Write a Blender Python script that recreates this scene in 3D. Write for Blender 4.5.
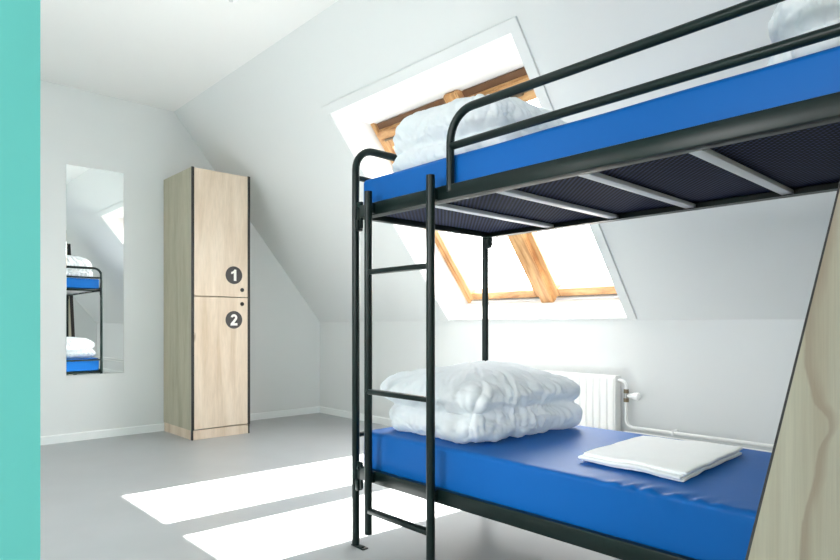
import bpy, bmesh, math, random
from mathutils import Vector, noise

C = bpy.context.scene.collection
for o in list(bpy.data.objects):
    bpy.data.objects.remove(o, do_unlink=True)
scene = bpy.context.scene

# ------------------------------------------------------------------ camera
YAW = math.radians(42.9)                      # X runs to the back wall, -Y to the window wall (measures below are written with Y flipped, see flip())
cam_data = bpy.data.cameras.new('camera')
cam = bpy.data.objects.new('camera', cam_data)
C.objects.link(cam)
cam.location = (0, 0, 1.0)
cam.rotation_euler = (math.radians(90), 0, -YAW - math.radians(90))
cam_data.sensor_width = 36.0
cam_data.lens = 604.0 / 840.0 * 36.0
cam_data.shift_y = 44.7 / 840.0
cam_data.clip_start = 0.02
scene.camera = cam

# ------------------------------------------------------------------ light
WORLD_STRENGTH = 7.0
SUN_STRENGTH = 30.0
EXPOSURE = 1.21
world = bpy.data.worlds.new('sky')
scene.world = world
world.use_nodes = True
wn = world.node_tree
wn.nodes.clear()
wo = wn.nodes.new('ShaderNodeOutputWorld')
wb = wn.nodes.new('ShaderNodeBackground')
wb.inputs['Color'].default_value = (1.0, 0.99, 0.985, 1)
wb.inputs['Strength'].default_value = WORLD_STRENGTH
wn.links.new(wb.outputs[0], wo.inputs[0])

sun_data = bpy.data.lights.new('sun', 'SUN')
sun = bpy.data.objects.new('sun', sun_data)
C.objects.link(sun)
sun_data.energy = SUN_STRENGTH
sun_data.color = (1.0, 0.965, 0.90)
sun_data.angle = math.radians(0.5)
SUN_DIR = Vector((0.115, 1.945, -2.37)).normalized()
sun.rotation_euler = SUN_DIR.to_track_quat('-Z', 'Y').to_euler()

scene.cycles.diffuse_bounces = 8
scene.cycles.max_bounces = 14
scene.view_settings.view_transform = 'Standard'
scene.view_settings.look = 'None'
scene.view_settings.gamma = 1.0
scene.view_settings.use_curve_mapping = False
scene.view_settings.exposure = EXPOSURE

# ------------------------------------------------------------------ room numbers (metres)
XW = 5.82            # back wall (mirror wall)
XR = -3.0            # wall behind the camera
YW = 3.852           # knee wall under the windows
YO = -2.65           # opposite knee wall
ZK = 1.03            # knee height
YC = 2.204           # where the slope meets the flat ceiling
ZC = 3.034
TH = math.atan2(ZC - ZK, YW - YC)
CT, ST = math.cos(TH), math.sin(TH)
SL = (YW - YC) / CT


def flip(p):
    """the measures were taken with Y towards the windows; the scene has them at -Y"""
    return Vector((p[0], -p[1], p[2]))


def slope(x, s, t=0.0, side=1):
    """point on the roof slope: s metres up from the knee, t metres outwards"""
    y = YW - s * CT + t * ST
    z = ZK + s * ST + t * CT
    if side < 0:
        y = (YW + YO) - y
    return Vector((x, y, z))


def portal(cx0, cx1, s0, s1, side):
    ld = bpy.data.lights.new('sky_portal', 'AREA')
    lo = bpy.data.objects.new('sky_portal', ld)
    C.objects.link(lo)
    ld.shape = 'RECTANGLE'
    ld.size = cx1 - cx0
    ld.size_y = s1 - s0
    ld.cycles.is_portal = True
    p = slope((cx0 + cx1) / 2, (s0 + s1) / 2, 0.42, side)
    lo.location = flip(p)
    n = Vector((0, ST * side, -CT))
    lo.rotation_euler = n.to_track_quat('-Z', 'Y').to_euler()


WINS = [(2.05, 3.75, 1), (-2.5, -0.6, -1), (0.3, 3.0, -1)]  # the two on the opposite slope are unseen, added for front fill light
WS0, WS1 = 0.02, 2.003          # the reveal on the room side
FT = 0.28                       # depth of the reveal
FS1 = WS1 - FT * CT / ST        # top of the frame (top lining is level)
for (a, b, sd) in WINS:
    portal(a, b, WS0, FS1, sd)


# ------------------------------------------------------------------ materials
def srgb(r, g, b):
    f = lambda c: (c / 255) / 12.92 if c / 255 <= 0.04045 else ((c / 255 + 0.055) / 1.055) ** 2.4
    return (f(r), f(g), f(b), 1)


def mat(name, col, rough=0.5, metal=0.0, spec=0.5, bump=None, coat=0.0, var=None):
    m = bpy.data.materials.new(name)
    m.use_nodes = True
    nt = m.node_tree
    b = nt.nodes['Principled BSDF']
    b.inputs['Base Color'].default_value = col
    b.inputs['Roughness'].default_value = rough
    b.inputs['Metallic'].default_value = metal
    b.inputs['Specular IOR Level'].default_value = spec
    b.inputs['Coat Weight'].default_value = coat
    tc = nt.nodes.new('ShaderNodeTexCoord')
    if var:
        scale, amount = var
        n = nt.nodes.new('ShaderNodeTexNoise')
        n.inputs['Scale'].default_value = scale
        n.inputs['Detail'].default_value = 4
        nt.links.new(tc.outputs['Object'], n.inputs['Vector'])
        mr = nt.nodes.new('ShaderNodeMapRange')
        mr.inputs['From Min'].default_value = 0.3
        mr.inputs['From Max'].default_value = 0.7
        mr.inputs['To Min'].default_value = 1 - amount
        mr.inputs['To Max'].default_value = 1 + amount
        nt.links.new(n.outputs['Fac'], mr.inputs['Value'])
        mx = nt.nodes.new('ShaderNodeMix')
        mx.data_type = 'RGBA'
        mx.blend_type = 'MULTIPLY'
        mx.inputs['Factor'].default_value = 1
        mx.inputs['A'].default_value = col
        nt.links.new(mr.outputs['Result'], mx.inputs['B'])
        nt.links.new(mx.outputs['Result'], b.inputs['Base Color'])
    if bump:
        scale, strength, dist = bump
        n = nt.nodes.new('ShaderNodeTexNoise')
        n.inputs['Scale'].default_value = scale
        n.inputs['Detail'].default_value = 5
        nt.links.new(tc.outputs['Object'], n.inputs['Vector'])
        bp = nt.nodes.new('ShaderNodeBump')
        bp.inputs['Strength'].default_value = strength
        bp.inputs['Distance'].default_value = dist
        nt.links.new(n.outputs['Fac'], bp.inputs['Height'])
        nt.links.new(bp.outputs['Normal'], b.inputs['Normal'])
    return m


def ramp(nt, stops):
    r = nt.nodes.new('ShaderNodeValToRGB')
    e = r.color_ramp.elements
    while len(e) < len(stops):
        e.new(0.5)
    for el, (p, c) in zip(e, stops):
        el.position = p
        el.color = c
    return r


def plywood(name, light, mid, dark, axis_stretch=(7, 7, 0.5), seed=0.0, rough=0.5, scale=2.2, marks=True, streak=None, streak_col=None):
    """vertical grained plywood: soft bands, fine fibres, some short dark marks, an optional heart streak"""
    m = bpy.data.materials.new(name)
    m.use_nodes = True
    nt = m.node_tree
    L = nt.links.new
    b = nt.nodes['Principled BSDF']
    b.inputs['Roughness'].default_value = rough
    tc = nt.nodes.new('ShaderNodeTexCoord')
    mp = nt.nodes.new('ShaderNodeMapping')
    mp.inputs['Scale'].default_value = axis_stretch
    mp.inputs['Location'].default_value = (seed, seed * 1.7, seed * 0.3)
    L(tc.outputs['Object'], mp.inputs['Vector'])
    n1 = nt.nodes.new('ShaderNodeTexNoise')
    n1.inputs['Scale'].default_value = scale
    n1.inputs['Detail'].default_value = 3
    n1.inputs['Distortion'].default_value = 0.6
    L(mp.outputs['Vector'], n1.inputs['Vector'])
    r1 = ramp(nt, [(0.30, dark), (0.48, mid), (0.66, light)])
    L(n1.outputs['Fac'], r1.inputs['Fac'])
    n2 = nt.nodes.new('ShaderNodeTexNoise')
    n2.inputs['Scale'].default_value = scale * 11
    n2.inputs['Detail'].default_value = 2
    L(mp.outputs['Vector'], n2.inputs['Vector'])
    r2 = ramp(nt, [(0.3, (0.93, 0.93, 0.93, 1)), (0.7, (1.03, 1.03, 1.03, 1))])
    L(n2.outputs['Fac'], r2.inputs['Fac'])
    mx = nt.nodes.new('ShaderNodeMix')
    mx.data_type = 'RGBA'
    mx.blend_type = 'MULTIPLY'
    mx.inputs['Factor'].default_value = 1
    L(r1.outputs['Color'], mx.inputs['A'])
    L(r2.outputs['Color'], mx.inputs['B'])
    last = mx.outputs['Result']
    if marks:
        v = nt.nodes.new('ShaderNodeTexVoronoi')
        v.inputs['Scale'].default_value = 1.25
        mp2 = nt.nodes.new('ShaderNodeMapping')
        mp2.inputs['Scale'].default_value = (5.0, 5.0, 1.3)
        mp2.inputs['Location'].default_value = (seed * 2 + 0.3, 0.9, seed)
        nd = nt.nodes.new('ShaderNodeTexNoise')
        nd.inputs['Scale'].default_value = 9
        L(tc.outputs['Object'], nd.inputs['Vector'])
        ma = nt.nodes.new('ShaderNodeVectorMath')
        ma.operation = 'MULTIPLY_ADD'
        ma.inputs[1].default_value = (0.02, 0.02, 0.02)
        L(nd.outputs['Color'], ma.inputs[0])
        L(tc.outputs['Object'], ma.inputs[2])
        L(ma.outputs[0], mp2.inputs['Vector'])
        L(mp2.outputs['Vector'], v.inputs['Vector'])
        rv = ramp(nt, [(0.03, (1, 1, 1, 1)), (0.085, (0, 0, 0, 1))])
        L(v.outputs['Distance'], rv.inputs['Fac'])
        m2 = nt.nodes.new('ShaderNodeMix')
        m2.data_type = 'RGBA'
        mul = nt.nodes.new('ShaderNodeMath')
        mul.operation = 'MULTIPLY'
        mul.inputs[1].default_value = 0.7
        L(rv.outputs['Color'], mul.inputs[0])
        L(mul.outputs[0], m2.inputs['Factor'])
        L(last, m2.inputs['A'])
        m2.inputs['B'].default_value = (dark[0] * 0.5, dark[1] * 0.45, dark[2] * 0.42, 1)
        last = m2.outputs['Result']
    if streak:
        # a brown heartwood streak: distance of local y to a wandering line that depends on z
        sx = nt.nodes.new('ShaderNodeSeparateXYZ')
        L(tc.outputs['Object'], sx.inputs[0])
        cv = nt.nodes.new('ShaderNodeFloatCurve')
        zmin, zmax, pts = streak            # pts: (z, y)
        ymin, ymax = 0.0, 2.0
        cm = cv.mapping
        cu = cm.curves[0]
        while len(cu.points) < len(pts):
            cu.points.new(0.5, 0.5)
        for p, (zz, yy) in zip(cu.points, pts):
            p.location = ((zz - zmin) / (zmax - zmin), (yy - ymin) / (ymax - ymin))
        cm.update()
        mrz = nt.nodes.new('ShaderNodeMapRange')
        mrz.inputs['From Min'].default_value = zmin
        mrz.inputs['From Max'].default_value = zmax
        L(sx.outputs['Z'], mrz.inputs['Value'])
        L(mrz.outputs['Result'], cv.inputs['Value'])
        my = nt.nodes.new('ShaderNodeMath')
        my.operation = 'MULTIPLY'
        my.inputs[1].default_value = ymax
        L(cv.outputs['Value'], my.inputs[0])
        sub = nt.nodes.new('ShaderNodeMath')
        sub.operation = 'SUBTRACT'
        fy = nt.nodes.new('ShaderNodeMath')
        fy.operation = 'MULTIPLY_ADD'
        fy.inputs[1].default_value = -1
        fy.inputs[2].default_value = 1.7
        L(sx.outputs['Y'], fy.inputs[0])
        L(fy.outputs[0], sub.inputs[0])
        L(my.outputs[0], sub.inputs[1])
        nz = nt.nodes.new('ShaderNodeTexNoise')
        nz.inputs['Scale'].default_value = 14
        nz.inputs['Detail'].default_value = 4
        L(tc.outputs['Object'], nz.inputs['Vector'])
        ad = nt.nodes.new('ShaderNodeMath')
        ad.operation = 'MULTIPLY_ADD'
        ad.inputs[1].default_value = 0.05
        ad.inputs[2].default_value = -0.025
        L(nz.outputs['Fac'], ad.inputs[0])
        s2 = nt.nodes.new('ShaderNodeMath')
        s2.operation = 'ADD'
        L(sub.outputs[0], s2.inputs[0])
        L(ad.outputs[0], s2.inputs[1])
        # sharp on the left side, soft on the right side
        mr1 = nt.nodes.new('ShaderNodeMapRange')
        mr1.inputs['From Min'].default_value = -0.004
        mr1.inputs['From Max'].default_value = 0.008
        L(s2.outputs[0], mr1.inputs['Value'])
        mr2 = nt.nodes.new('ShaderNodeMapRange')
        mr2.inputs['From Min'].default_value = 0.075
        mr2.inputs['From Max'].default_value = 0.030
        L(s2.outputs[0], mr2.inputs['Value'])
        mm = nt.nodes.new('ShaderNodeMath')
        mm.operation = 'MULTIPLY'
        L(mr1.outputs['Result'], mm.inputs[0])
        L(mr2.outputs['Result'], mm.inputs[1])
        m5 = nt.nodes.new('ShaderNodeMath')
        m5.operation = 'MULTIPLY'
        m5.inputs[1].default_value = 0.62
        L(mm.outputs[0], m5.inputs[0])
        m3 = nt.nodes.new('ShaderNodeMix')
        m3.data_type = 'RGBA'
        L(m5.outputs[0], m3.inputs['Factor'])
        L(last, m3.inputs['A'])
        m3.inputs['B'].default_value = streak_col
        last = m3.outputs['Result']
    L(last, b.inputs['Base Color'])
    bp = nt.nodes.new('ShaderNodeBump')
    bp.inputs['Strength'].default_value = 0.12
    bp.inputs['Distance'].default_value = 0.001
    L(n2.outputs['Fac'], bp.inputs['Height'])
    L(bp.outputs['Normal'], b.inputs['Normal'])
    return m


M = {}
M['wall'] = mat('white_wall_paint', srgb(218, 220, 220), 0.75, spec=0.25, bump=(260, 0.08, 0.0006))
M['ceiling'] = mat('white_ceiling_paint', srgb(236, 236, 235), 0.8, spec=0.2, bump=(260, 0.06, 0.0006))
M['lining'] = mat('white_lining_paint', srgb(244, 244, 244), 0.45, spec=0.4)
M['turquoise'] = mat('turquoise_wall_paint', srgb(116, 216, 208), 0.7, spec=0.25, bump=(240, 0.08, 0.0006))
M['floor'] = mat('grey_vinyl_floor', srgb(163, 165, 167), 0.36, spec=0.45, bump=(40, 0.05, 0.001), var=(3.0, 0.035))
M['base'] = mat('white_skirting_paint', srgb(232, 235, 235), 0.45)
M['steel'] = mat('dark_green_black_steel', srgb(12, 28, 26), 0.33, spec=0.32)
M['slat'] = mat('light_grey_steel', srgb(205, 207, 210), 0.35, spec=0.5)
M['blue'] = mat('blue_wipe_clean_vinyl', srgb(0, 93, 172), 0.50, spec=0.24, bump=(30, 0.12, 0.003))
M['linen'] = mat('white_cotton', srgb(246, 248, 250), 0.85, spec=0.15, bump=(70, 0.12, 0.002))
_nt = M['linen'].node_tree
_pb = _nt.nodes['Principled BSDF']
_tr = _nt.nodes.new('ShaderNodeBsdfTranslucent')
_tr.inputs['Color'].default_value = srgb(232, 240, 243)
_ms = _nt.nodes.new('ShaderNodeMixShader')
_ms.inputs['Fac'].default_value = 0.25
_nt.links.new(_pb.outputs[0], _ms.inputs[1])
_nt.links.new(_tr.outputs[0], _ms.inputs[2])
_nt.links.new(_ms.outputs[0], [n for n in _nt.nodes if n.type == 'OUTPUT_MATERIAL'][0].inputs['Surface'])
M['sheet'] = mat('white_cotton_sheet', srgb(250, 251, 252), 0.85, spec=0.15, bump=(55, 0.35, 0.004))
M['rad'] = mat('white_radiator_enamel', srgb(240, 240, 238), 0.3)
M['chrome'] = mat('dull_chrome', (0.45, 0.44, 0.42, 1), 0.3, metal=1.0)
M['brass'] = mat('brown_brass', (0.22, 0.17, 0.11, 1), 0.4, metal=0.8)
M['black'] = mat('black_edge', srgb(38, 36, 36), 0.5)
M['badge'] = mat('charcoal_badge', srgb(60, 56, 57), 0.5)
M['numeral'] = mat('pale_numeral', srgb(228, 224, 218), 0.5)
M['clear'] = mat('white_plastic', srgb(240, 240, 240), 0.35)
M['pine'] = plywood('honey_pine', srgb(212, 170, 120), srgb(196, 148, 97), srgb(156, 106, 62), (2, 7, 7), 0.7, 0.4, 3.0, marks=False)
M['pine_v'] = plywood('honey_pine_upright', srgb(212, 170, 120), srgb(196, 148, 97), srgb(156, 106, 62), (9, 1.2, 1.2), 1.7, 0.4, 3.0, marks=False)
M['recess_shade'] = mat('brown_recess_shade', srgb(104, 70, 42), 0.5)  # brown that paints the shade in the recess over the sashes
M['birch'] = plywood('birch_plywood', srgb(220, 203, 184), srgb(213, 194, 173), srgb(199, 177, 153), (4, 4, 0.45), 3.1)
M['birch_shaded'] = plywood('shaded_birch_plywood', srgb(180, 174, 152), srgb(172, 166, 144), srgb(158, 151, 129), (4, 4, 0.45), 8.1, marks=False)  # birch greyed and darkened to paint the dimmer light on the sides
M['panelply'] = plywood('pale_pine_plywood', srgb(208, 205, 182), srgb(200, 196, 172), srgb(190, 182, 156), (4, 4, 0.4), 5.3,
                        marks=False, streak=(0.3, 1.9, [(0.3, 0.90), (0.67, 0.959), (0.715, 0.969), (0.763, 1.022), (0.812, 1.052), (0.838, 1.108), (0.89, 1.022), (0.954, 0.986), (1.011, 0.992), (1.10, 1.06), (1.9, 1.5)]),
                        streak_col=srgb(160, 138, 112))


def mirror_mat():
    m = bpy.data.materials.new('mirror_glass')
    m.use_nodes = True
    b = m.node_tree.nodes['Principled BSDF']
    b.inputs['Base Color'].default_value = (0.88, 0.91, 0.90, 1)
    b.inputs['Metallic'].default_value = 1
    b.inputs['Roughness'].default_value = 0.0
    return m


def glass_mat():
    m = bpy.data.materials.new('window_glass')
    m.use_nodes = True
    nt = m.node_tree
    nt.nodes.clear()
    o = nt.nodes.new('ShaderNodeOutputMaterial')
    t = nt.nodes.new('ShaderNodeBsdfTransparent')
    t.inputs['Color'].default_value = (0.95, 0.97, 0.97, 1)
    g = nt.nodes.new('ShaderNodeBsdfGlossy')
    g.inputs['Roughness'].default_value = 0.02
    lw = nt.nodes.new('ShaderNodeLayerWeight')
    lw.inputs['Blend'].default_value = 0.5
    pw = nt.nodes.new('ShaderNodeMath')
    pw.operation = 'POWER'
    pw.inputs[1].default_value = 5
    nt.links.new(lw.outputs['Facing'], pw.inputs[0])
    f = nt.nodes.new('ShaderNodeMath')
    f.operation = 'MULTIPLY_ADD'
    f.inputs[1].default_value = 0.9
    f.inputs[2].default_value = 0.04
    nt.links.new(pw.outputs[0], f.inputs[0])
    mx = nt.nodes.new('ShaderNodeMixShader')
    nt.links.new(f.outputs[0], mx.inputs['Fac'])
    nt.links.new(t.outputs[0], mx.inputs[1])
    nt.links.new(g.outputs[0], mx.inputs[2])
    nt.links.new(mx.outputs[0], o.inputs['Surface'])
    return m


def mesh_mat():
    """woven steel deck: fine diagonal net of dark navy wire with small lighter holes"""
    m = bpy.data.materials.new('navy_steel_mesh')
    m.use_nodes = True
    nt = m.node_tree
    L = nt.links.new
    b = nt.nodes['Principled BSDF']
    b.inputs['Roughness'].default_value = 0.7
    b.inputs['Specular IOR Level'].default_value = 0.1
    tc = nt.nodes.new('ShaderNodeTexCoord')
    mp = nt.nodes.new('ShaderNodeMapping')
    mp.inputs['Rotation'].default_value = (0, 0, math.radians(45))
    mp.inputs['Scale'].default_value = (62, 62, 62)
    L(tc.outputs['Object'], mp.inputs['Vector'])
    v = nt.nodes.new('ShaderNodeTexVoronoi')
    v.inputs['Scale'].default_value = 1
    v.inputs['Randomness'].default_value = 0
    L(mp.outputs['Vector'], v.inputs['Vector'])
    r = ramp(nt, [(0.24, srgb(56, 64, 100)), (0.36, srgb(7, 10, 24))])
    L(v.outputs['Distance'], r.inputs['Fac'])
    L(r.outputs['Color'], b.inputs['Base Color'])
    return m


M['mirror'] = mirror_mat()
M['glass'] = glass_mat()
M['mesh'] = mesh_mat()

# ------------------------------------------------------------------ object helpers
ORIGIN = {}


def smooth(me, angle=40):
    for p in me.polygons:
        p.use_smooth = True
    me.set_sharp_from_angle(angle=math.radians(angle))


def obj(name, bm, m, parent=None, base=None, sm=True, angle=40):
    """bm is in world metres; the object gets its origin at `base`, or shares its thing's origin"""
    if parent is not None:
        o0 = ORIGIN[parent.name]
    else:
        o0 = Vector(base) if base is not None else Vector((0, 0, 0))
    bmesh.ops.translate(bm, verts=bm.verts, vec=-o0)
    for v in bm.verts:
        v.co.y = -v.co.y
    bmesh.ops.recalc_face_normals(bm, faces=bm.faces)
    me = bpy.data.meshes.new(name)
    bm.to_mesh(me)
    bm.free()
    for mm in (m if isinstance(m, (list, tuple)) else [m]):
        me.materials.append(mm)
    if sm:
        smooth(me, angle)
    o = bpy.data.objects.new(name, me)
    C.objects.link(o)
    ORIGIN[o.name] = o0
    if parent is not None:
        o.parent = parent
    else:
        o.location = flip(o0)
    return o


def tag(o, label, cat, group=None):
    o['label'] = label
    o['category'] = cat
    if group:
        o['group'] = group
    return o


def thing(name, label, cat, loc, group=None):
    o = bpy.data.objects.new(name, None)
    o.empty_display_size = 0.1
    C.objects.link(o)
    o.location = flip(loc)
    ORIGIN[o.name] = Vector(loc)
    return tag(o, label, cat, group)


def struct(name, bm, m, **k):
    o = obj(name, bm, m, **k)
    if o.parent is None:
        o['kind'] = 'structure'
    return o


def box(bm, lo, hi, bevel=0.0, seg=2, mi=0):
    lo, hi = Vector(lo), Vector(hi)
    b2 = bmesh.new()
    bmesh.ops.create_cube(b2, size=1)
    for v in b2.verts:
        v.co = Vector(((lo[i] + hi[i]) / 2 + v.co[i] * (hi[i] - lo[i]) for i in range(3)))
    if bevel > 0:
        bmesh.ops.bevel(b2, geom=b2.edges[:], offset=bevel, segments=seg, affect='EDGES', profile=0.5)
    merge(bm, b2, mi)
    return bm


def merge(bm, b2, mi=0):
    mp = {}
    for v in b2.verts:
        mp[v] = bm.verts.new(v.co)
    for f in b2.faces:
        try:
            nf = bm.faces.new([mp[v] for v in f.verts])
            nf.material_index = mi
        except ValueError:
            pass
    b2.free()


def hexa(bm, pts, mi=0):
    """box from 8 points: 4 bottom, 4 top in the same order"""
    v = [bm.verts.new(p) for p in pts]
    for q in ((0, 1, 2, 3), (4, 5, 6, 7), (0, 1, 5, 4), (1, 2, 6, 5), (2, 3, 7, 6), (3, 0, 4, 7)):
        f = bm.faces.new([v[i] for i in q])
        f.material_index = mi


def prism(bm, outline, axis, a, b, bevel=0.0):
    """extrude a 2-D outline along axis from a to b"""
    def P(p, t):
        if axis == 'X':
            return (t, p[0], p[1])
        if axis == 'Y':
            return (p[0], t, p[1])
        return (p[0], p[1], t)
    b2 = bmesh.new()
    va = [b2.verts.new(P(p, a)) for p in outline]
    vb = [b2.verts.new(P(p, b)) for p in outline]
    n = len(outline)
    b2.faces.new(va)
    b2.faces.new(vb[::-1])
    for i in range(n):
        b2.faces.new((va[i], va[(i + 1) % n], vb[(i + 1) % n], vb[i]))
    if bevel > 0:
        bmesh.ops.recalc_face_normals(b2, faces=b2.faces)
        bmesh.ops.bevel(b2, geom=b2.edges[:], offset=bevel, segments=2, affect='EDGES')
    merge(bm, b2)


def round_path(pts, rad, seg=8):
    """polyline with filleted corners"""
    pts = [Vector(p) for p in pts]
    out = [pts[0]]
    for i in range(1, len(pts) - 1):
        a, p, b = pts[i - 1], pts[i], pts[i + 1]
        d1, d2 = (a - p).normalized(), (b - p).normalized()
        ang = d1.angle(d2)
        r = rad[i - 1] if isinstance(rad, (list, tuple)) else rad
        if r <= 0 or abs(ang - math.pi) < 0.02:
            out.append(p)
            continue
        t = r / math.tan(ang / 2)
        c = p + (d1 + d2).normalized() * (r / math.sin(ang / 2))
        s0, s1 = p + d1 * t - c, p + d2 * t - c
        tot = s0.angle(s1)
        for k in range(seg + 1):
            f = k / seg
            out.append(c + (s0 * math.sin((1 - f) * tot) + s1 * math.sin(f * tot)) / math.sin(tot))
    out.append(pts[-1])
    return out


def tube(bm, pts, r, n=16, mi=0, cap=True):
    pts = [Vector(p) for p in pts]
    rings = []
    prev = None
    for i, p in enumerate(pts):
        if i == 0:
            d = (pts[1] - p).normalized()
        elif i == len(pts) - 1:
            d = (p - pts[i - 1]).normalized()
        else:
            d = ((pts[i + 1] - p).normalized() + (p - pts[i - 1]).normalized()).normalized()
        if prev is None:
            ref = Vector((0, 0, 1)) if abs(d.z) < 0.9 else Vector((1, 0, 0))
            u = d.cross(ref).normalized()
        else:
            u = (prev - d * prev.dot(d)).normalized()
        prev = u
        w = d.cross(u)
        rr = r[i] if isinstance(r, (list, tuple)) else r
        rings.append([bm.verts.new(p + (u * math.cos(2 * math.pi * k / n) + w * math.sin(2 * math.pi * k / n)) * rr) for k in range(n)])
    for a, b in zip(rings, rings[1:]):
        for k in range(n):
            f = bm.faces.new((a[k], a[(k + 1) % n], b[(k + 1) % n], b[k]))
            f.material_index = mi
    if cap:
        for rg in (rings[0], rings[-1]):
            f = bm.faces.new(rg)
            f.material_index = mi


def TB(pts, r, rad=0, n=16):
    bm = bmesh.new()
    tube(bm, round_path(pts, rad) if rad else pts, r, n)
    return bm


def BX(lo, hi, bevel=0.0):
    return box(bmesh.new(), lo, hi, bevel)


def rounded_box(bm, lo, hi, r, step=0.03, rim=5, fn=None, rz=None, rot=0.0):
    """box with rounded rims as a fine grid; fn(p, n) -> moved point"""
    lo, hi = Vector(lo), Vector(hi)
    c = (lo + hi) / 2
    h = (hi - lo) / 2
    rv = Vector((r, r, rz if rz else r))
    rv = Vector((min(rv[i], h[i] * 0.999) for i in range(3)))
    lines = []
    for i in range(3):
        inner = h[i] - rv[i]
        m = max(1, int(round(2 * inner / step)))
        L = [-h[i] + rv[i] * (1 - math.cos(k / rim * math.pi / 2)) if False else -h[i] + rv[i] * k / rim for k in range(rim)]
        L += [-inner + 2 * inner * k / m for k in range(m + 1)]
        L += [h[i] - rv[i] * k / rim for k in range(rim - 1, -1, -1)]
        lines.append(L)
    cache = {}

    def V(i, j, k):
        key = (i, j, k)
        if key in cache:
            return cache[key]
        p = Vector((lines[0][i], lines[1][j], lines[2][k]))
        q = Vector((max(-h[a] + rv[a], min(h[a] - rv[a], p[a])) for a in range(3)))
        d = Vector(((p[a] - q[a]) / rv[a] for a in range(3)))
        ln = d.length
        if ln > 0:
            # move rim samples to even angles on the quarter circle
            d2 = Vector((math.copysign(math.tan(abs(x) * math.pi / 4), x) for x in d))
            n = d2.normalized()
            p = q + Vector((n[a] * rv[a] for a in range(3)))
            nn = n
        else:
            nn = Vector((0, 0, 1))
        if rot:
            cr, sr = math.cos(rot), math.sin(rot)
            p = Vector((p.x * cr - p.y * sr, p.x * sr + p.y * cr, p.z))
            nn = Vector((nn.x * cr - nn.y * sr, nn.x * sr + nn.y * cr, nn.z))
        p = p + c
        if fn:
            p = fn(p, nn)
        v = bm.verts.new(p)
        cache[key] = v
        return v
    n0, n1, n2 = len(lines[0]) - 1, len(lines[1]) - 1, len(lines[2]) - 1
    for i in range(n0):
        for j in range(n1):
            for k in (0, n2):
                bm.faces.new((V(i, j, k), V(i + 1, j, k), V(i + 1, j + 1, k), V(i, j + 1, k)))
    for i in range(n0):
        for k in range(n2):
            for j in (0, n1):
                bm.faces.new((V(i, j, k), V(i + 1, j, k), V(i + 1, j, k + 1), V(i, j, k + 1)))
    for j in range(n1):
        for k in range(n2):
            for i in (0, n0):
                bm.faces.new((V(i, j, k), V(i, j + 1, k), V(i, j + 1, k + 1), V(i, j, k + 1)))


def remeshed(bm, voxel, smooth_iter=4):
    me = bpy.data.meshes.new('work')
    bmesh.ops.recalc_face_normals(bm, faces=bm.faces)
    bm.to_mesh(me)
    bm.free()
    o = bpy.data.objects.new('work', me)
    C.objects.link(o)
    md = o.modifiers.new('r', 'REMESH')
    md.mode = 'VOXEL'
    md.voxel_size = voxel
    s = o.modifiers.new('s', 'SMOOTH')
    s.iterations = smooth_iter
    s.factor = 0.5
    dg = bpy.context.evaluated_depsgraph_get()
    me2 = bpy.data.meshes.new_from_object(o.evaluated_get(dg))
    out = bmesh.new()
    out.from_mesh(me2)
    bpy.data.objects.remove(o, do_unlink=True)
    bpy.data.meshes.remove(me)
    bpy.data.meshes.remove(me2)
    return out


# ================================================================== STRUCTURE
T = 0.34
struct('floor', BX((XR, YO - 0.3, -0.12), (XW + 0.3, YW + 0.3, 0)), M['floor'], sm=False)
gable = [(YO - 0.2, 0), (YW + 0.2, 0), (YW + 0.2, ZK + 0.03), (YC + 0.15, ZC + 0.15), (YW + YO - YC - 0.15, ZC + 0.15), (YO - 0.2, ZK + 0.03)]
bm = bmesh.new()
prism(bm, gable, 'X', XW, XW + 0.25)
struct('wall_back', bm, M['wall'], sm=False)
bm = bmesh.new()
prism(bm, gable, 'X', XR - 0.25, XR)
struct('wall_rear', bm, M['wall'], sm=False)
bm = bmesh.new()
prism(bm, [(YW, 0), (YW, ZK), tuple(slope(0, -0.07, T))[1:], (YW + 0.34, 0)], 'X', XR, XW)
struct('wall_right', bm, M['wall'], sm=False)
bm = bmesh.new()
prism(bm, [(YO, 0), (YO, ZK), (YO - T * ST, ZK + T * CT), (YO - 0.34, 0)], 'X', XR, XW)
struct('wall_left', bm, M['wall'], sm=False)
struct('ceiling', BX((XR, YW + YO - YC, ZC), (XW, YC, ZC + 0.3)), M['ceiling'], sm=False)


def slab(bm, x0, x1, s0, s1, side, t0=0.0, t1=T, low=0.0):
    hexa(bm, [slope(x0, s0, t0, side), slope(x1, s0, t0, side), slope(x1, s1, t0, side), slope(x0, s1, t0, side),
              slope(x0, s0 - low, t1, side), slope(x1, s0 - low, t1, side), slope(x1, s1, t1, side), slope(x0, s1, t1, side)])


for side, nm in ((1, 'wall_right_slope'), (-1, 'wall_left_slope')):
    ws = sorted([(a, b) for (a, b, sd) in WINS if sd == side])
    bm = bmesh.new()
    x = XR
    for (a, b) in ws:
        slab(bm, x, a, 0, SL, side, low=0.15)
        slab(bm, a, b, 0, WS0, side, t1=0.02)
        slab(bm, a, b, WS1, SL, side)
        x = b
    slab(bm, x, XW, 0, SL, side, low=0.15)
    struct(nm, bm, M['wall'], sm=False)


def sbox(bm, x0, x1, s0, s1, t0, t1, side, mi=0, bev=0.0):
    b2 = bmesh.new()
    hexa(b2, [slope(x0, s0, t0, side), slope(x1, s0, t0, side), slope(x1, s1, t0, side), slope(x0, s1, t0, side),
              slope(x0, s0, t1, side), slope(x1, s0, t1, side), slope(x1, s1, t1, side), slope(x0, s1, t1, side)])
    if bev:
        bmesh.ops.recalc_face_normals(b2, faces=b2.faces)
        bmesh.ops.bevel(b2, geom=b2.edges[:], offset=bev, segments=2, affect='EDGES')
    merge(bm, b2, mi)
    return bm


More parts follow.
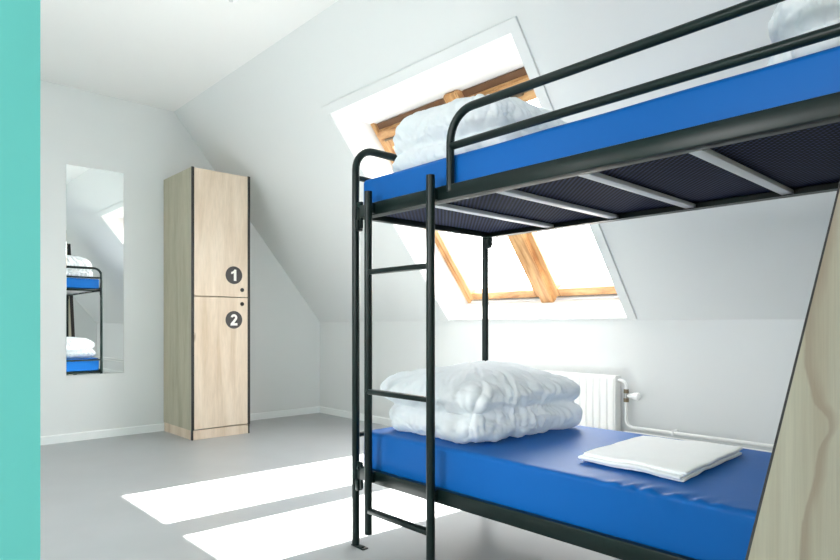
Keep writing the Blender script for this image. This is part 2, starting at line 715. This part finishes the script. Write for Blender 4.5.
def build_window(idx, x0, x1, side):
    root = bpy.data.objects.new('window_%d' % idx, None)  # opposite-slope roots are the added, unseen fill skylights
    C.objects.link(root)
    root['kind'] = 'structure'
    ORIGIN[root.name] = slope((x0 + x1) / 2, WS0, 0, side)
    root.location = flip(ORIGIN[root.name])
    # white lining boards: level at the top, square to the roof at the sides and bottom
    bm = bmesh.new()
    k = 0.008
    s = lambda t: WS1 - t * CT / ST
    t1 = FT + 0.09
    # top lining: a wedge between the level board and the slab above
    hexa(bm, [slope(x0, WS1 + 0.001, 0, side), slope(x1, WS1 + 0.001, 0, side), slope(x1, s(t1), t1, side), slope(x0, s(t1), t1, side),
              slope(x0, WS1 + 0.02, 0.003, side), slope(x1, WS1 + 0.02, 0.003, side), slope(x1, WS1 + 0.02, t1, side), slope(x0, WS1 + 0.02, t1, side)])
    sbox(bm, x0 - 0.01, x0 + 0.004, WS0 - 0.055, WS1, 0.0005, t1, side)
    sbox(bm, x1 - 0.004, x1 + 0.01, WS0 - 0.055, WS1, 0.0005, t1, side)
    hexa(bm, [slope(x0, WS0 - 0.010, 0.0005, side), slope(x1, WS0 - 0.010, 0.0005, side), slope(x1, WS0 + 0.003, 0.0005, side), slope(x0, WS0 + 0.003, 0.0005, side),
              slope(x0, WS0 - 0.065, t1, side), slope(x1, WS0 - 0.065, t1, side), slope(x1, WS0 - 0.050, t1, side), slope(x0, WS0 - 0.050, t1, side)])
    obj('lining', bm, M['lining'], root, sm=False)
    # flat architrave around the opening on the room side
    bm = bmesh.new()
    w = 0.066
    sbox(bm, x0 - w, x1 + w, WS1, WS1 + w, -0.014, 0.002, side, bev=0.002)
    sbox(bm, x0 - w, x0, WS0 - 0.005, WS1, -0.014, 0.002, side, bev=0.002)
    sbox(bm, x1, x1 + w, WS0 - 0.005, WS1, -0.014, 0.002, side, bev=0.002)
    obj('architrave', bm, M['wall'], root, sm=False)
    FB = WS0 - 0.045
    # timber frame
    a, b = FT, FT + 0.085
    top = FS1
    fw = 0.045
    bm = bmesh.new()
    sbox(bm, x0 + 0.004, x0 + fw, FB + 0.007, top, a, b, side, bev=0.004)
    sbox(bm, x1 - fw, x1 - 0.004, FB + 0.007, top, a, b, side, bev=0.004)
    obj('side_jamb', bm, M['pine_v'], root)
    bm = bmesh.new()
    sbox(bm, x0 + fw, x1 - fw, top - 0.05, top - 0.004, a + 0.03, b, side, bev=0.003)
    obj('head_rail', bm, M['pine'], root)
    bm = bmesh.new()
    sbox(bm, x0 + 0.004, x1 - 0.004, FB + 0.006, FB + 0.022, a + 0.004, b, side, bev=0.004)
    obj('sill_rail', bm, M['lining'], root)
    xm = (x0 + x1) / 2 - 0.045
    mw = 0.062
    bm = bmesh.new()
    sbox(bm, xm - mw, xm + mw, FB + 0.007, top, a - 0.035, b, side, bev=0.008)
    obj('mullion', bm, M['pine_v'], root)
    for (p, q) in ((x0 + fw + 0.003, xm - mw - 0.003), (xm + mw + 0.003, x1 - fw - 0.003)):
        s0_, s1_ = FB + 0.042, top - 0.070
        rw = 0.052
        bm = bmesh.new()
        sbox(bm, p, p + rw, s0_, s1_, a + 0.004, b - 0.006, side, bev=0.004)
        sbox(bm, q - rw, q, s0_, s1_, a + 0.004, b - 0.006, side, bev=0.004)
        sash = obj('sash', bm, M['pine_v'], root)
        bm = bmesh.new()
        sbox(bm, p + rw, q - rw, s0_, s0_ + 0.07, a + 0.004, b - 0.006, side, bev=0.004)
        sbox(bm, p + rw, q - rw, s1_ - 0.155, s1_, a + 0.004, b - 0.006, side, bev=0.004)
        obj('sash_rail', bm, M['pine'], sash)
        obj('pane', sbox(bmesh.new(), p + rw - 0.01, q - rw + 0.01, s0_ + 0.06, s1_ - 0.14, a + 0.05, a + 0.056, side), M['glass'], sash, sm=False)
        obj('gap_shade_strip', sbox(bmesh.new(), p, q, FB + 0.023, FB + 0.041, a + 0.03, b - 0.004, side), M['black'], root, sm=False)  # black strip paints the shade of the open gap under the sash
        # ventilation flap with its metal catch; a brown strip paints the recess shade above
        obj('vent_flap', sbox(bmesh.new(), p, q, s1_ - 0.070, s1_ - 0.012, a - 0.035, a - 0.004, side, bev=0.008), M['pine'], sash)
        obj('recess_shade_strip', sbox(bmesh.new(), p + 0.01, q - 0.01, s1_ + 0.001, s1_ + 0.045, a + 0.012, a + 0.03, side), M['recess_shade'], sash, sm=False)
        bm = bmesh.new()
        sbox(bm, p + 0.03, q - 0.03, s1_ - 0.094, s1_ - 0.080, a - 0.016, a + 0.003, side, bev=0.003)
        sbox(bm, (p + q) / 2 - 0.12, (p + q) / 2 + 0.12, s1_ - 0.104, s1_ - 0.090, a - 0.024, a + 0.003, side, bev=0.003)
        sbox(bm, (p + q) / 2 - 0.03, (p + q) / 2 + 0.03, s1_ - 0.115, s1_ - 0.085, a - 0.034, a - 0.018, side, bev=0.003)
        obj('catch', bm, M['brass'], sash)
    return root


for i, (a, b, sd) in enumerate(WINS):
    build_window(i + 1, a, b, sd)

# turquoise partition at the left edge of the view
struct('wall_partition', BX((1.39, -0.85, 0), (1.50, 0.264, ZC)), M['turquoise'], sm=False)


# skirting
def skirting(name, outline, axis, a, b):
    bm = bmesh.new()
    prism(bm, outline, axis, a, b)
    struct(name, bm, M['base'], sm=False)


hb = 0.072
skirting('baseboard_back', [(XW, 0), (XW - 0.014, 0), (XW - 0.014, hb - 0.008), (XW - 0.006, hb), (XW, hb)], 'Y', YO, YW)
skirting('baseboard_right', [(YW, 0), (YW - 0.014, 0), (YW - 0.014, hb - 0.008), (YW - 0.006, hb), (YW, hb)], 'X', XR, XW - 0.014)

# ================================================================== LOCKER
LX, LY0, LY1, LH, PH = 5.15, 2.101, 2.646, 2.3615, 0.085
LB = XW - 0.018
lk = thing('locker', 'tall two-door plywood locker with black front edges standing against the back wall', 'locker', ((LX + LB) / 2, (LY0 + LY1) / 2, 0))
et = 0.022
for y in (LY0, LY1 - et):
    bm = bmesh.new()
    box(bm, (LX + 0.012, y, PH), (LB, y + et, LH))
    sp = obj('side_panel', bm, M['birch_shaded'], lk, sm=False)
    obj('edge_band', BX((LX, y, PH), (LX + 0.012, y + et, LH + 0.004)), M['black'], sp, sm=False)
obj('top_panel', BX((LX + 0.018, LY0 + et, LH - 0.02), (LB, LY1 - et, LH - 0.001)), M['birch'], lk, sm=False)
obj('back_panel', BX((LB - 0.01, LY0 + et, PH), (LB, LY1 - et, LH - 0.02)), M['birch'], lk, sm=False)
bm = bmesh.new()
box(bm, (LX + 0.010, LY0 + 0.016, 0), (LX + 0.03, LY1 - 0.016, PH - 0.003))
box(bm, (LX + 0.03, LY0 + 0.006, 0), (LB, LY0 + 0.024, PH))
box(bm, (LX + 0.03, LY1 - 0.024, 0), (LB, LY1 - 0.006, PH))
obj('plinth', bm, M['birch'], lk, sm=False)
for y in (LY0 + 0.004, LY1 - 0.016):
    obj('plinth_edge', BX((LX + 0.004, y, 0), (LX + 0.03, y + 0.012, PH)), M['black'], lk, sm=False)
ZD = 1.2486


def disc(bm, x, y, z, r, depth, n=40, mi=0):
    b2 = bmesh.new()
    va = [b2.verts.new((x, y + r * math.cos(2 * math.pi * k / n), z + r * math.sin(2 * math.pi * k / n))) for k in range(n)]
    vb = [b2.verts.new((x + depth, v.co.y, v.co.z)) for v in va]
    b2.faces.new(va)
    b2.faces.new(vb[::-1])
    for k in range(n):
        b2.faces.new((va[k], va[(k + 1) % n], vb[(k + 1) % n], vb[k]))
    merge(bm, b2, mi)


def numeral(ch, y, z, h, x):
    """bold sans numeral as a thin raised shape; h is its height, seen from -X (right = +Y)"""
    b2 = bmesh.new()
    if ch == '1':
        w = 0.24
        pts = [(-0.02, -0.5), (-0.02 + w, -0.5), (-0.02 + w, 0.5), (0.02, 0.5), (-0.10, 0.36), (-0.27, 0.28), (-0.27, 0.12), (-0.14, 0.15), (-0.02, 0.21)]
        polys = [[(-0.02, -0.5), (0.22, -0.5), (0.22, 0.5), (0.03, 0.5), (-0.02, 0.42)], [(-0.02, 0.42), (-0.10, 0.33), (-0.27, 0.27), (-0.27, 0.09), (-0.14, 0.12), (-0.02, 0.18)]]
    else:
        cx, cz, ro, ri = 0.0, 0.20, 0.31, 0.10
        polys = []
        n = 14
        ring = []
        for i in range(n + 1):
            a = math.radians(172 - (172 + 38) * i / n)
            ring.append(((cx + ro * math.cos(a), cz + ro * 0.97 * math.sin(a)), (cx + ri * math.cos(a), cz + ri * math.sin(a))))
        for p, q in zip(ring, ring[1:]):
            polys.append([p[0], q[0], q[1], p[1]])
        o_, i_ = ring[-1]
        polys.append([o_, (0.02, -0.29), (-0.31, -0.33), i_])
        polys.append([(-0.31, -0.33), (0.02, -0.29), (0.32, -0.29), (0.32, -0.5), (-0.34, -0.5)])
    for pl in polys:
        va = [b2.verts.new((x, y + p[0] * h, z + p[1] * h)) for p in pl]
        vb = [b2.verts.new((x + 0.001, v.co.y, v.co.z)) for v in va]
        b2.faces.new(va)
        b2.faces.new(vb[::-1])
        for i in range(len(va)):
            k = (i + 1) % len(va)
            b2.faces.new((va[i], va[k], vb[k], vb[i]))
    return b2


for ch, z0, z1, zb, zl in (('1', ZD + 0.004, LH - 0.001, 1.448, 1.317), ('2', PH + 0.006, ZD - 0.004, 1.044, 1.189)):
    d = obj('door', BX((LX + 0.002, LY0 + et + 0.002, z0), (LX + 0.018, LY1 - et - 0.002, z1), 0.001), M['birch'], lk, sm=False)
    bm = bmesh.new()
    disc(bm, LX, 2.488, zb, 0.080, 0.004)
    merge(bm, numeral(ch, 2.488, zb, 0.102, LX - 0.001), 1)
    bd = obj('number_badge', bm, [M['badge'], M['numeral']], d, sm=False)
    bd['label'] = 'round charcoal badge with a pale numeral ' + ch
    bm = bmesh.new()
    disc(bm, LX - 0.003, 2.567, zl, 0.018, 0.008, 24)
    disc(bm, LX - 0.006, 2.567, zl, 0.009, 0.004, 16)
    lo_ = obj('lock', bm, M['black'], d, sm=False)
    lo_['label'] = 'small black round lock'

# ================================================================== MIRROR
bm = bmesh.new()
box(bm, (XW - 0.007, 1.293, 0.568), (XW - 0.002, 1.752, 2.367), 0.0015)
mi = obj('wall_mirror', bm, M['mirror'], base=(XW, 1.52, 0.568), sm=False)
tag(mi, 'tall narrow frameless mirror on the white back wall', 'mirror')

# ================================================================== RADIATOR AND PIPES
RX0, RX1, RY, RZ0, RZ1 = 2.100, 2.95, 3.752, 0.20, 0.652
rd = thing('radiator', 'white ribbed panel radiator on the wall under the skylight', 'radiator', ((RX0 + RX1) / 2, RY + 0.03, RZ0))
bm = bmesh.new()
pitch = 0.0547
prof = []
nr = int(round((RX1 - RX0) / pitch))
pitch = (RX1 - RX0) / nr
for i in range(nr):
    x = RX0 + i * pitch
    prof += [(x + 0.10 * pitch, RY + 0.007), (x + 0.24 * pitch, RY), (x + 0.76 * pitch, RY), (x + 0.90 * pitch, RY + 0.007)]
outline = [(RX0, RY + 0.007)] + prof + [(RX1, RY + 0.007), (RX1, RY + 0.022), (RX0, RY + 0.022)]
prism(bm, outline, 'Z', RZ0 + 0.02, RZ1 - 0.02)
box(bm, (RX0, RY + 0.003, RZ1 - 0.024), (RX1, RY + 0.024, RZ1 - 0.003), 0.004)
box(bm, (RX0, RY + 0.003, RZ0), (RX1, RY + 0.024, RZ0 + 0.022), 0.004)
obj('panel', bm, M['rad'], rd, angle=25)
bm = bmesh.new()
box(bm, (RX0 + 0.001, RY + 0.024, RZ0 + 0.01), (RX1 - 0.001, RY + 0.07, RZ1 - 0.03))
obj('convector', bm, M['rad'], rd, sm=False)
for x in (RX0 - 0.003, RX1):
    obj('side_cover', BX((x, RY + 0.002, RZ0), (x + 0.003, RY + 0.074, RZ1)), M['rad'], rd, sm=False)
bm = bmesh.new()
for i in range(48):
    x = RX0 + 0.012 + i * (RX1 - RX0 - 0.03) / 47
    box(bm, (x, RY + 0.024, RZ1 - 0.012), (x + 0.006, RY + 0.068, RZ1 - 0.004))
box(bm, (RX0, RY + 0.066, RZ1 - 0.012), (RX1, RY + 0.074, RZ1))
box(bm, (RX0, RY + 0.018, RZ1 - 0.010), (RX1, RY + 0.025, RZ1))
obj('top_grille', bm, M['rad'], rd, sm=False)
for x in (RX0 + 0.15, RX1 - 0.15):
    obj('bracket', BX((x, RY + 0.066, RZ0 + 0.05), (x + 0.03, YW - 0.0005, RZ1 - 0.05)), M['rad'], rd, sm=False)

py = RY + 0.045
sup = thing('heating_pipe', 'white heating pipe that bends down from the radiator top and runs along the wall', 'pipe', (2.01, py, 0.33))
obj('pipe_run', TB([(RX0 - 0.002, py, 0.622), (2.040, py, 0.622), (2.040, py, 0.311), (XR + 0.1, py, 0.311)], 0.0105, [0.04, 0.05], 14), M['rad'], sup)
for z in (0.538, 0.478):
    obj('union_nut', TB([(2.040, py, z + 0.026), (2.040, py, z)], 0.017, 0, 6), M['brass'], sup, sm=False)
vb = obj('valve', TB([(2.040, py, 0.54), (2.040, py, 0.503)], 0.014), M['chrome'], sup)
bm = bmesh.new()
pts = [(2.040, py, 0.522), (2.013, py, 0.522), (2.012, py, 0.522), (1.990, py, 0.522), (1.988, py, 0.522), (1.953, py, 0.522), (1.946, py, 0.522)]
tube(bm, pts, [0.009, 0.010, 0.015, 0.017, 0.022, 0.026, 0.018], 18)
obj('thermostat_head', bm, M['clear'], sup)
for x in (1.72, 0.9, -0.1):
    bm = bmesh.new()
    box(bm, (x - 0.008, py - 0.014, 0.296), (x + 0.008, YW - 0.0005, 0.326), 0.003)
    obj('clip', bm, M['clear'], sup)
ret = obj('heating_pipe', TB([(RX0 + 0.03, py, RZ0 + 0.03), (RX0 + 0.03, py, RZ0 - 0.02), (RX0 - 0.03, py, RZ0 - 0.02), (RX0 - 0.03, py, 0.272), (XR + 0.1, py, 0.272)], 0.0105, [0.02, 0.02, 0.03], 14),
          M['rad'], base=(2.0, py, 0.29))
tag(ret, 'lower of the two white pipes along the wall right of the radiator', 'pipe')

# ================================================================== BUNK BED
BX0, BX1 = 0.285, 2.203        # near and far end (post centres)
BY0, BY1 = 1.65, 2.54
LZ, UZ = 0.31, 1.476           # undersides of the frames
RHT = 0.056
PR = 0.0175
bed = thing('bunk_bed', 'dark green black steel bunk bed with ladder and two blue mattresses', 'bed', ((BX0 + BX1) / 2, (BY0 + BY1) / 2, 0))
S = M['steel']
ZT = 1.800
# end hoops: post, bend, top rail across, bend, post  (four posts as parts, hoop rails as parts)
for x in (BX1, BX0):
    for y in (BY0, BY1):
        p = obj('post', TB([(x, y, 0.006), (x, y, ZT - 0.13)], PR), S, bed)
        bm = bmesh.new()
        dx = -1 if x == BX1 else 1
        box(bm, (min(x - 0.016, x + dx * 0.072), y - 0.016, 0), (max(x + 0.016, x + dx * 0.072) if dx < 0 else x + 0.072, y + 0.016, 0.006), 0.002)
        tube(bm, [(x + dx * 0.052, y, 0.004), (x + dx * 0.052, y, 0.011)], 0.008, 6)
        obj('foot_plate', bm, S, p)
    obj('end_hoop', TB([(x, BY0, ZT - 0.13), (x, BY0, ZT), (x, BY1, ZT), (x, BY1, ZT - 0.13)], PR, 0.10), S, bed)
    obj('end_rail', TB([(x, BY0, UZ + 0.19), (x, BY1, UZ + 0.19)], 0.0125), S, bed)
    for z in (LZ, UZ):
        obj('end_frame', BX((x - 0.015 + (-0.03 if x == BX1 else 0.03), BY0 + 0.012, z), (x + 0.015 + (-0.03 if x == BX1 else 0.03), BY1 - 0.012, z + 0.032), 0.004), S, bed)
    obj('end_rail', TB([(x, BY0, 0.50), (x, BY1, 0.50)], 0.0125), S, bed)
xa, xb = BX0 + 0.045, BX1 - 0.045
for z in (LZ, UZ):
    for y, s in ((BY0, 1), (BY1, -1)):
        bm = bmesh.new()
        box(bm, (xa, y - 0.014, z), (xb, y + 0.014, z + RHT), 0.004)
        box(bm, (xa, min(y, y + s * 0.035), z + 0.0), (xb, max(y, y + s * 0.035), z + 0.004))
        fr = obj('side_frame', bm, S, bed)
        # hook brackets that hang the frame in the posts
        for xx, d in ((BX1, -1), (BX0, 1)):
            bm = bmesh.new()
            box(bm, (min(xx + d * 0.014, xx + d * 0.048), y - 0.007, z - 0.045), (max(xx + d * 0.014, xx + d * 0.048), y + 0.007, z + 0.075), 0.003)
            box(bm, (min(xx + d * 0.012, xx + d * 0.034), y - 0.015, z - 0.055), (max(xx + d * 0.012, xx + d * 0.034), y + 0.015, z - 0.005), 0.004)
            tube(bm, [(xx + d * 0.030, y - 0.013, z + 0.045), (xx + d * 0.030, y + 0.013, z + 0.045)], 0.008, 8)
            obj('bracket', bm, S, fr)
    # woven steel deck and its cross bars
    md = BX((xa, BY0 + 0.014, z + 0.026), (xb, BY1 - 0.014, z + 0.030))
    dk = obj('deck', md, M['mesh'], bed, sm=False)
    dk['label'] = 'navy woven steel mesh deck'
    for x in (1.762, 1.412, 1.068, 0.712):
        cb = obj('cross_bar', BX((x - 0.019, BY0 + 0.014, z + 0.006), (x + 0.019, BY1 - 0.014, z + 0.022), 0.002), M['slat'], bed)
        cb['label'] = 'light grey flat cross bar'
# guard rail on the front of the upper bed
gx = 1.602
obj('guard_rail', TB([(gx, BY0 - 0.004, UZ + 0.03), (gx, BY0 - 0.004, ZT + 0.003), (BX0, BY0 - 0.004, ZT + 0.003)], 0.0155, 0.11), S, bed)
obj('guard_rail', TB([(gx, BY0 - 0.004, 1.676), (BX0, BY0 - 0.004, 1.676)], 0.0145), S, bed)
# back guard rail, wall side: low bar
# ladder
ly = BY0 - 0.042
lad = []
for x in (2.058, 1.671):
    r = obj('ladder_rail', TB([(x, ly, 0.098), (x, ly, 1.574)], 0.0172), S, bed)
    for z in (LZ + 0.028, UZ + 0.028):
        obj('ladder_clamp', BX((x - 0.011, ly + 0.008, z - 0.022), (x + 0.011, BY0 - 0.006, z + 0.022), 0.003), S, r)
for z in (0.200, 0.712, 1.226):
    bm = bmesh.new()
    box(bm, (1.678, ly - 0.015, z - 0.011), (2.050, ly + 0.015, z + 0.011), 0.006)
    obj('rung', bm, S, bed)


# ------------------------------------------------------------------ mattresses
def mattress(name, z0, ht, label, wr):
    def fn(p, n):
        d = 0.003 * noise.noise(Vector((p.x * 3, p.y * 3, p.z * 3 + z0)))
        # soft top and the pulls in the cover along the front rim
        if wr:
            ex = math.exp(-((p.x - 0.80) / 0.17) ** 2)
            ey = math.exp(-((p.y - (BY0 + 0.035)) / 0.045) ** 2) * max(0.0, min(1.0, (p.z - z0 - ht + 0.058) / 0.05))
            w = math.sin(p.x * 95 + p.y * 40 + 3 * noise.noise(Vector((p.x * 9, p.y * 4, 0))))
            d += 0.0052 * ex * ey * w
        return p + n * d
    bm = bmesh.new()
    rounded_box(bm, (BX0 + 0.03, BY0 + 0.0175, z0), (BX1 - 0.024, BY1 - 0.018, z0 + ht), 0.022, step=0.014 if wr else 0.04, rim=4, fn=fn, rz=0.018)
    o = obj(name, bm, M['blue'], base=((BX0 + BX1) / 2, (BY0 + BY1) / 2, z0), angle=60)
    return tag(o, label, 'mattress', 'blue mattresses of the bunk bed')


mattress('mattress', LZ + 0.034, 0.178, 'blue vinyl mattress on the lower bunk, folded sheet lying on it', True)
mattress('mattress', UZ + 0.034, 0.143, 'blue vinyl mattress on the upper bunk, behind the guard rail', False)


# ------------------------------------------------------------------ folded duvets
def ridge(p, f, seed):
    n = noise.noise(Vector((p.x * f + seed, p.y * f - seed, p.z * f)))
    return 1 - abs(n) * 2


def duvet(name, label, blobs, seed, z0, amp=1.0, base=None, centre=None):
    bm = bmesh.new()
    for (lo, hi, r, rz, rot, bul) in blobs:
        c = (Vector(lo) + Vector(hi)) / 2
        h = (Vector(hi) - Vector(lo)) / 2

        def fn(p, n, c=c, h=h, bul=bul):
            q = p - c
            k = max(0, 1 - (q.x / h.x) ** 2) * max(0, 1 - (q.y / h.y) ** 2)
            big = noise.noise(Vector((p.x * 2.6 + seed, p.y * 2.6, p.z * 2 + seed)))
            p = p.copy()
            p.z += (bul * k if q.z > 0 else -0.0) + 0.02 * big * (1 if q.z > 0 else 0.4)
            p.x += 0.022 * noise.noise(Vector((p.y * 5 + seed, p.z * 9, 3.1)))
            p.y += 0.022 * noise.noise(Vector((p.x * 5 - seed, p.z * 9, 7.7)))
            return p
        rounded_box(bm, lo, hi, r, step=0.04, rim=5, fn=fn, rz=rz, rot=rot)
    out = remeshed(bm, 0.0062, 5)
    out.normal_update()
    cx, cy = centre
    mv = []

    def puff(q, e=0.62):
        return abs(noise.noise(q)) ** e

    for v in out.verts:
        p, n = v.co, v.normal
        flank = 1 - abs(n.z)
        warp = noise.noise_vector(p * 4.0 + Vector((seed, 0, 0)))
        warp2 = noise.noise_vector(p * 11.0 + Vector((0, seed, 0)))
        ang = math.atan2(p.y - cy, p.x - cx) * 0.36
        rad = math.hypot(p.y - cy, p.x - cx)
        edge = min(1.0, rad / 0.30)
        # long pulls: close together round the pile, stretched along height and radius
        q1 = Vector((ang * 15 + warp.x * 1.5 + seed, rad * 3.6 + warp.y * 0.8, p.z * 5.5 + ang * 9))
        q2 = Vector((ang * 30 + warp2.x * 0.9 - seed, rad * 6.0 + warp.z, p.z * 9 - ang * 10))
        # creases that lie along the folds
        q3 = Vector((p.x * 4.5 + warp.x, p.y * 4.5 + warp.y, p.z * 24 + warp.z * 2.2 + seed))
        q4 = (p + warp2 * 0.025) * 10.5 + Vector((seed, seed, 0))
        d = 0.021 * (puff(q1) - 0.45) * (0.35 + 0.65 * edge)
        d += 0.015 * (puff(q2) - 0.45) * (0.25 + 0.75 * edge) * (0.4 + flank)
        d += 0.014 * (puff(q3) - 0.45) * flank
        d += 0.011 * (puff(q4) - 0.45)
        mv.append(n * d * amp)
    for v, d in zip(out.verts, mv):
        v.co += d
    bmesh.ops.smooth_vert(out, verts=out.verts, factor=0.25, use_axis_x=True, use_axis_y=True, use_axis_z=True)
    for v in out.verts:
        if v.co.z < z0:
            v.co.z = z0
    return tag(obj(name, out, M['linen'], base=base, angle=180), label, 'duvet', 'folded white duvets on the bunk bed')


zl = LZ + 0.066 + 0.150
duvet('duvet', 'thick folded white duvet at the ladder end of the lower mattress',
      [((1.52, 1.715, zl - 0.004), (2.12, 2.50, zl + 0.135), 0.10, 0.070, 0.03, 0.0),
       ((1.55, 1.78, zl + 0.060), (2.10, 2.48, zl + 0.160), 0.09, 0.040, -0.05, 0.0),
       ((1.52, 1.71, zl + 0.112), (2.17, 2.49, zl + 0.245), 0.13, 0.067, 0.02, 0.055)],
      1.3, zl, base=(1.84, 2.12, zl), centre=(1.86, 2.05))
zu = UZ + 0.031 + 0.150
duvet('duvet', 'crumpled folded white duvet at the ladder end of the upper mattress',
      [((1.46, 1.75, zu - 0.004), (2.13, 2.48, zu + 0.12), 0.09, 0.06, -0.03, 0.0),
       ((1.50, 1.76, zu + 0.085), (2.16, 2.46, zu + 0.265), 0.13, 0.085, 0.04, 0.085)],
      6.1, zu, base=(1.82, 2.12, zu), centre=(1.84, 2.10))
duvet('duvet', 'white duvet at the near end of the upper mattress, cut by the top right corner',
      [((0.335, 1.78, zu - 0.004), (0.585, 2.48, zu + 0.12), 0.09, 0.055, 0.02, 0.0),
       ((0.34, 1.79, zu + 0.09), (0.585, 2.46, zu + 0.27), 0.12, 0.075, -0.03, 0.06)],
      11.7, zu, base=(0.50, 2.12, zu), centre=(0.5, 2.10))

# ------------------------------------------------------------------ folded sheet
bm = bmesh.new()
lay = [(0.0, 0.010, 0.0, 0.0), (0.009, 0.019, 0.006, -0.012), (0.018, 0.029, -0.004, 0.01)]


def quadmap(p, n, c, h, cor, dz):
    u = (p.x - (c.x - h.x)) / (2 * h.x)
    v = (p.y - (c.y - h.y)) / (2 * h.y)
    a, b, cc, d = cor
    q = a * (1 - u) * (1 - v) + b * u * (1 - v) + cc * u * v + d * (1 - u) * v
    z = p.z + 0.0055 * noise.noise(Vector((q.x * 9 + dz, q.y * 9, dz * 40))) + 0.0018 * noise.noise(Vector((q.x * 34, q.y * 16, dz)))
    return Vector((q.x + 0.004 * noise.noise(Vector((q.y * 12, dz * 90, 1))), q.y + 0.004 * noise.noise(Vector((q.x * 12, dz * 90, 5))), z))


for (a, b, ox, oy) in lay:
    cor = [Vector((0.790 + ox, 1.815 + oy, 0)), Vector((1.160 + ox, 1.842 + oy, 0)), Vector((1.185 + ox, 2.325, 0)), Vector((0.815 + ox, 2.365, 0))]
    lo, hi = Vector((0.8, 1.83, zl + a)), Vector((1.17, 2.40, zl + b))
    c, h = (lo + hi) / 2, (hi - lo) / 2
    rounded_box(bm, lo, hi, 0.006, step=0.014, rim=3, fn=lambda p, n, c=c, h=h, cor=cor, a=a: quadmap(p, n, c, h, cor, a + 0.3), rz=(b - a) * 0.49)
for v in bm.verts:
    if v.co.z < zl:
        v.co.z = zl
sh = obj('folded_sheet', bm, M['linen'], base=(1.0, 2.11, zl), angle=60)
sh.data.materials[0] = M['sheet']
tag(sh, 'flat folded white sheet lying on the lower blue mattress', 'bed sheet')

# ================================================================== PLYWOOD PARTITION
PX = 0.26
pp = thing('partition_panel', 'large pale plywood panel with a slanted edge at the near end of the bunk bed', 'panel', (PX - 0.003, 1.7, 0))
k = (1.240 - 0.723) / (1.194 - 0.763)
yb = 0.763 - (0.723 - 0.50) / k
yt = 1.194 + (2.35 - 1.240) / k
outl = [(yb, 0), (yb, 0.50), (yt, 2.35), (2.590, 2.35), (2.690, 0)]
bm = bmesh.new()
prism(bm, outl, 'X', PX - 0.003, PX - 0.001)
obj('board', bm, M['panelply'], pp, sm=False)
# thin dark sealed edge down the slanted front
a, b = Vector(outl[1]), Vector(outl[2])
d = (b - a).normalized()
nn = Vector((-d.y, d.x))
w = 0.0008
bm = bmesh.new()
hexa(bm, [(PX - 0.003, a.x, a.y), (PX, a.x, a.y), (PX, b.x, b.y), (PX - 0.003, b.x, b.y),
          (PX - 0.003, a.x + nn.x * w, a.y + nn.y * w), (PX, a.x + nn.x * w, a.y + nn.y * w),
          (PX, b.x + nn.x * w, b.y + nn.y * w), (PX - 0.003, b.x + nn.x * w, b.y + nn.y * w)])
obj('edge_seal', bm, M['black'], pp, sm=False)
# dark steel strip down the wall-side edge, seen in the mirror
a, b = Vector(outl[4]), Vector(outl[3])
bm = bmesh.new()
hexa(bm, [(PX, a.x - 0.05, 0.0), (PX + 0.006, a.x - 0.05, 0.0), (PX + 0.006, a.x, 0.0), (PX, a.x, 0.0),
          (PX, b.x - 0.05, b.y), (PX + 0.006, b.x - 0.05, b.y), (PX + 0.006, b.x, b.y), (PX, b.x, b.y)])
obj('edge_strip', bm, M['black'], pp, sm=False)

# small smoke detector on the ceiling, half cut by the top of the picture
sd = thing('smoke_detector', 'small white round detector on the ceiling at the top edge of the photo', 'smoke detector', (3.52, 1.68, ZC))
obj('housing', TB([(3.52, 1.68, ZC), (3.52, 1.68, ZC - 0.012), (3.52, 1.68, ZC - 0.028), (3.52, 1.68, ZC - 0.034)], [0.05, 0.05, 0.038, 0.02], 0, 28), M['clear'], sd)
obj('sensor_ring', TB([(3.52, 1.68, ZC - 0.034), (3.52, 1.68, ZC - 0.040)], 0.014, 0, 20), M['slat'], sd)
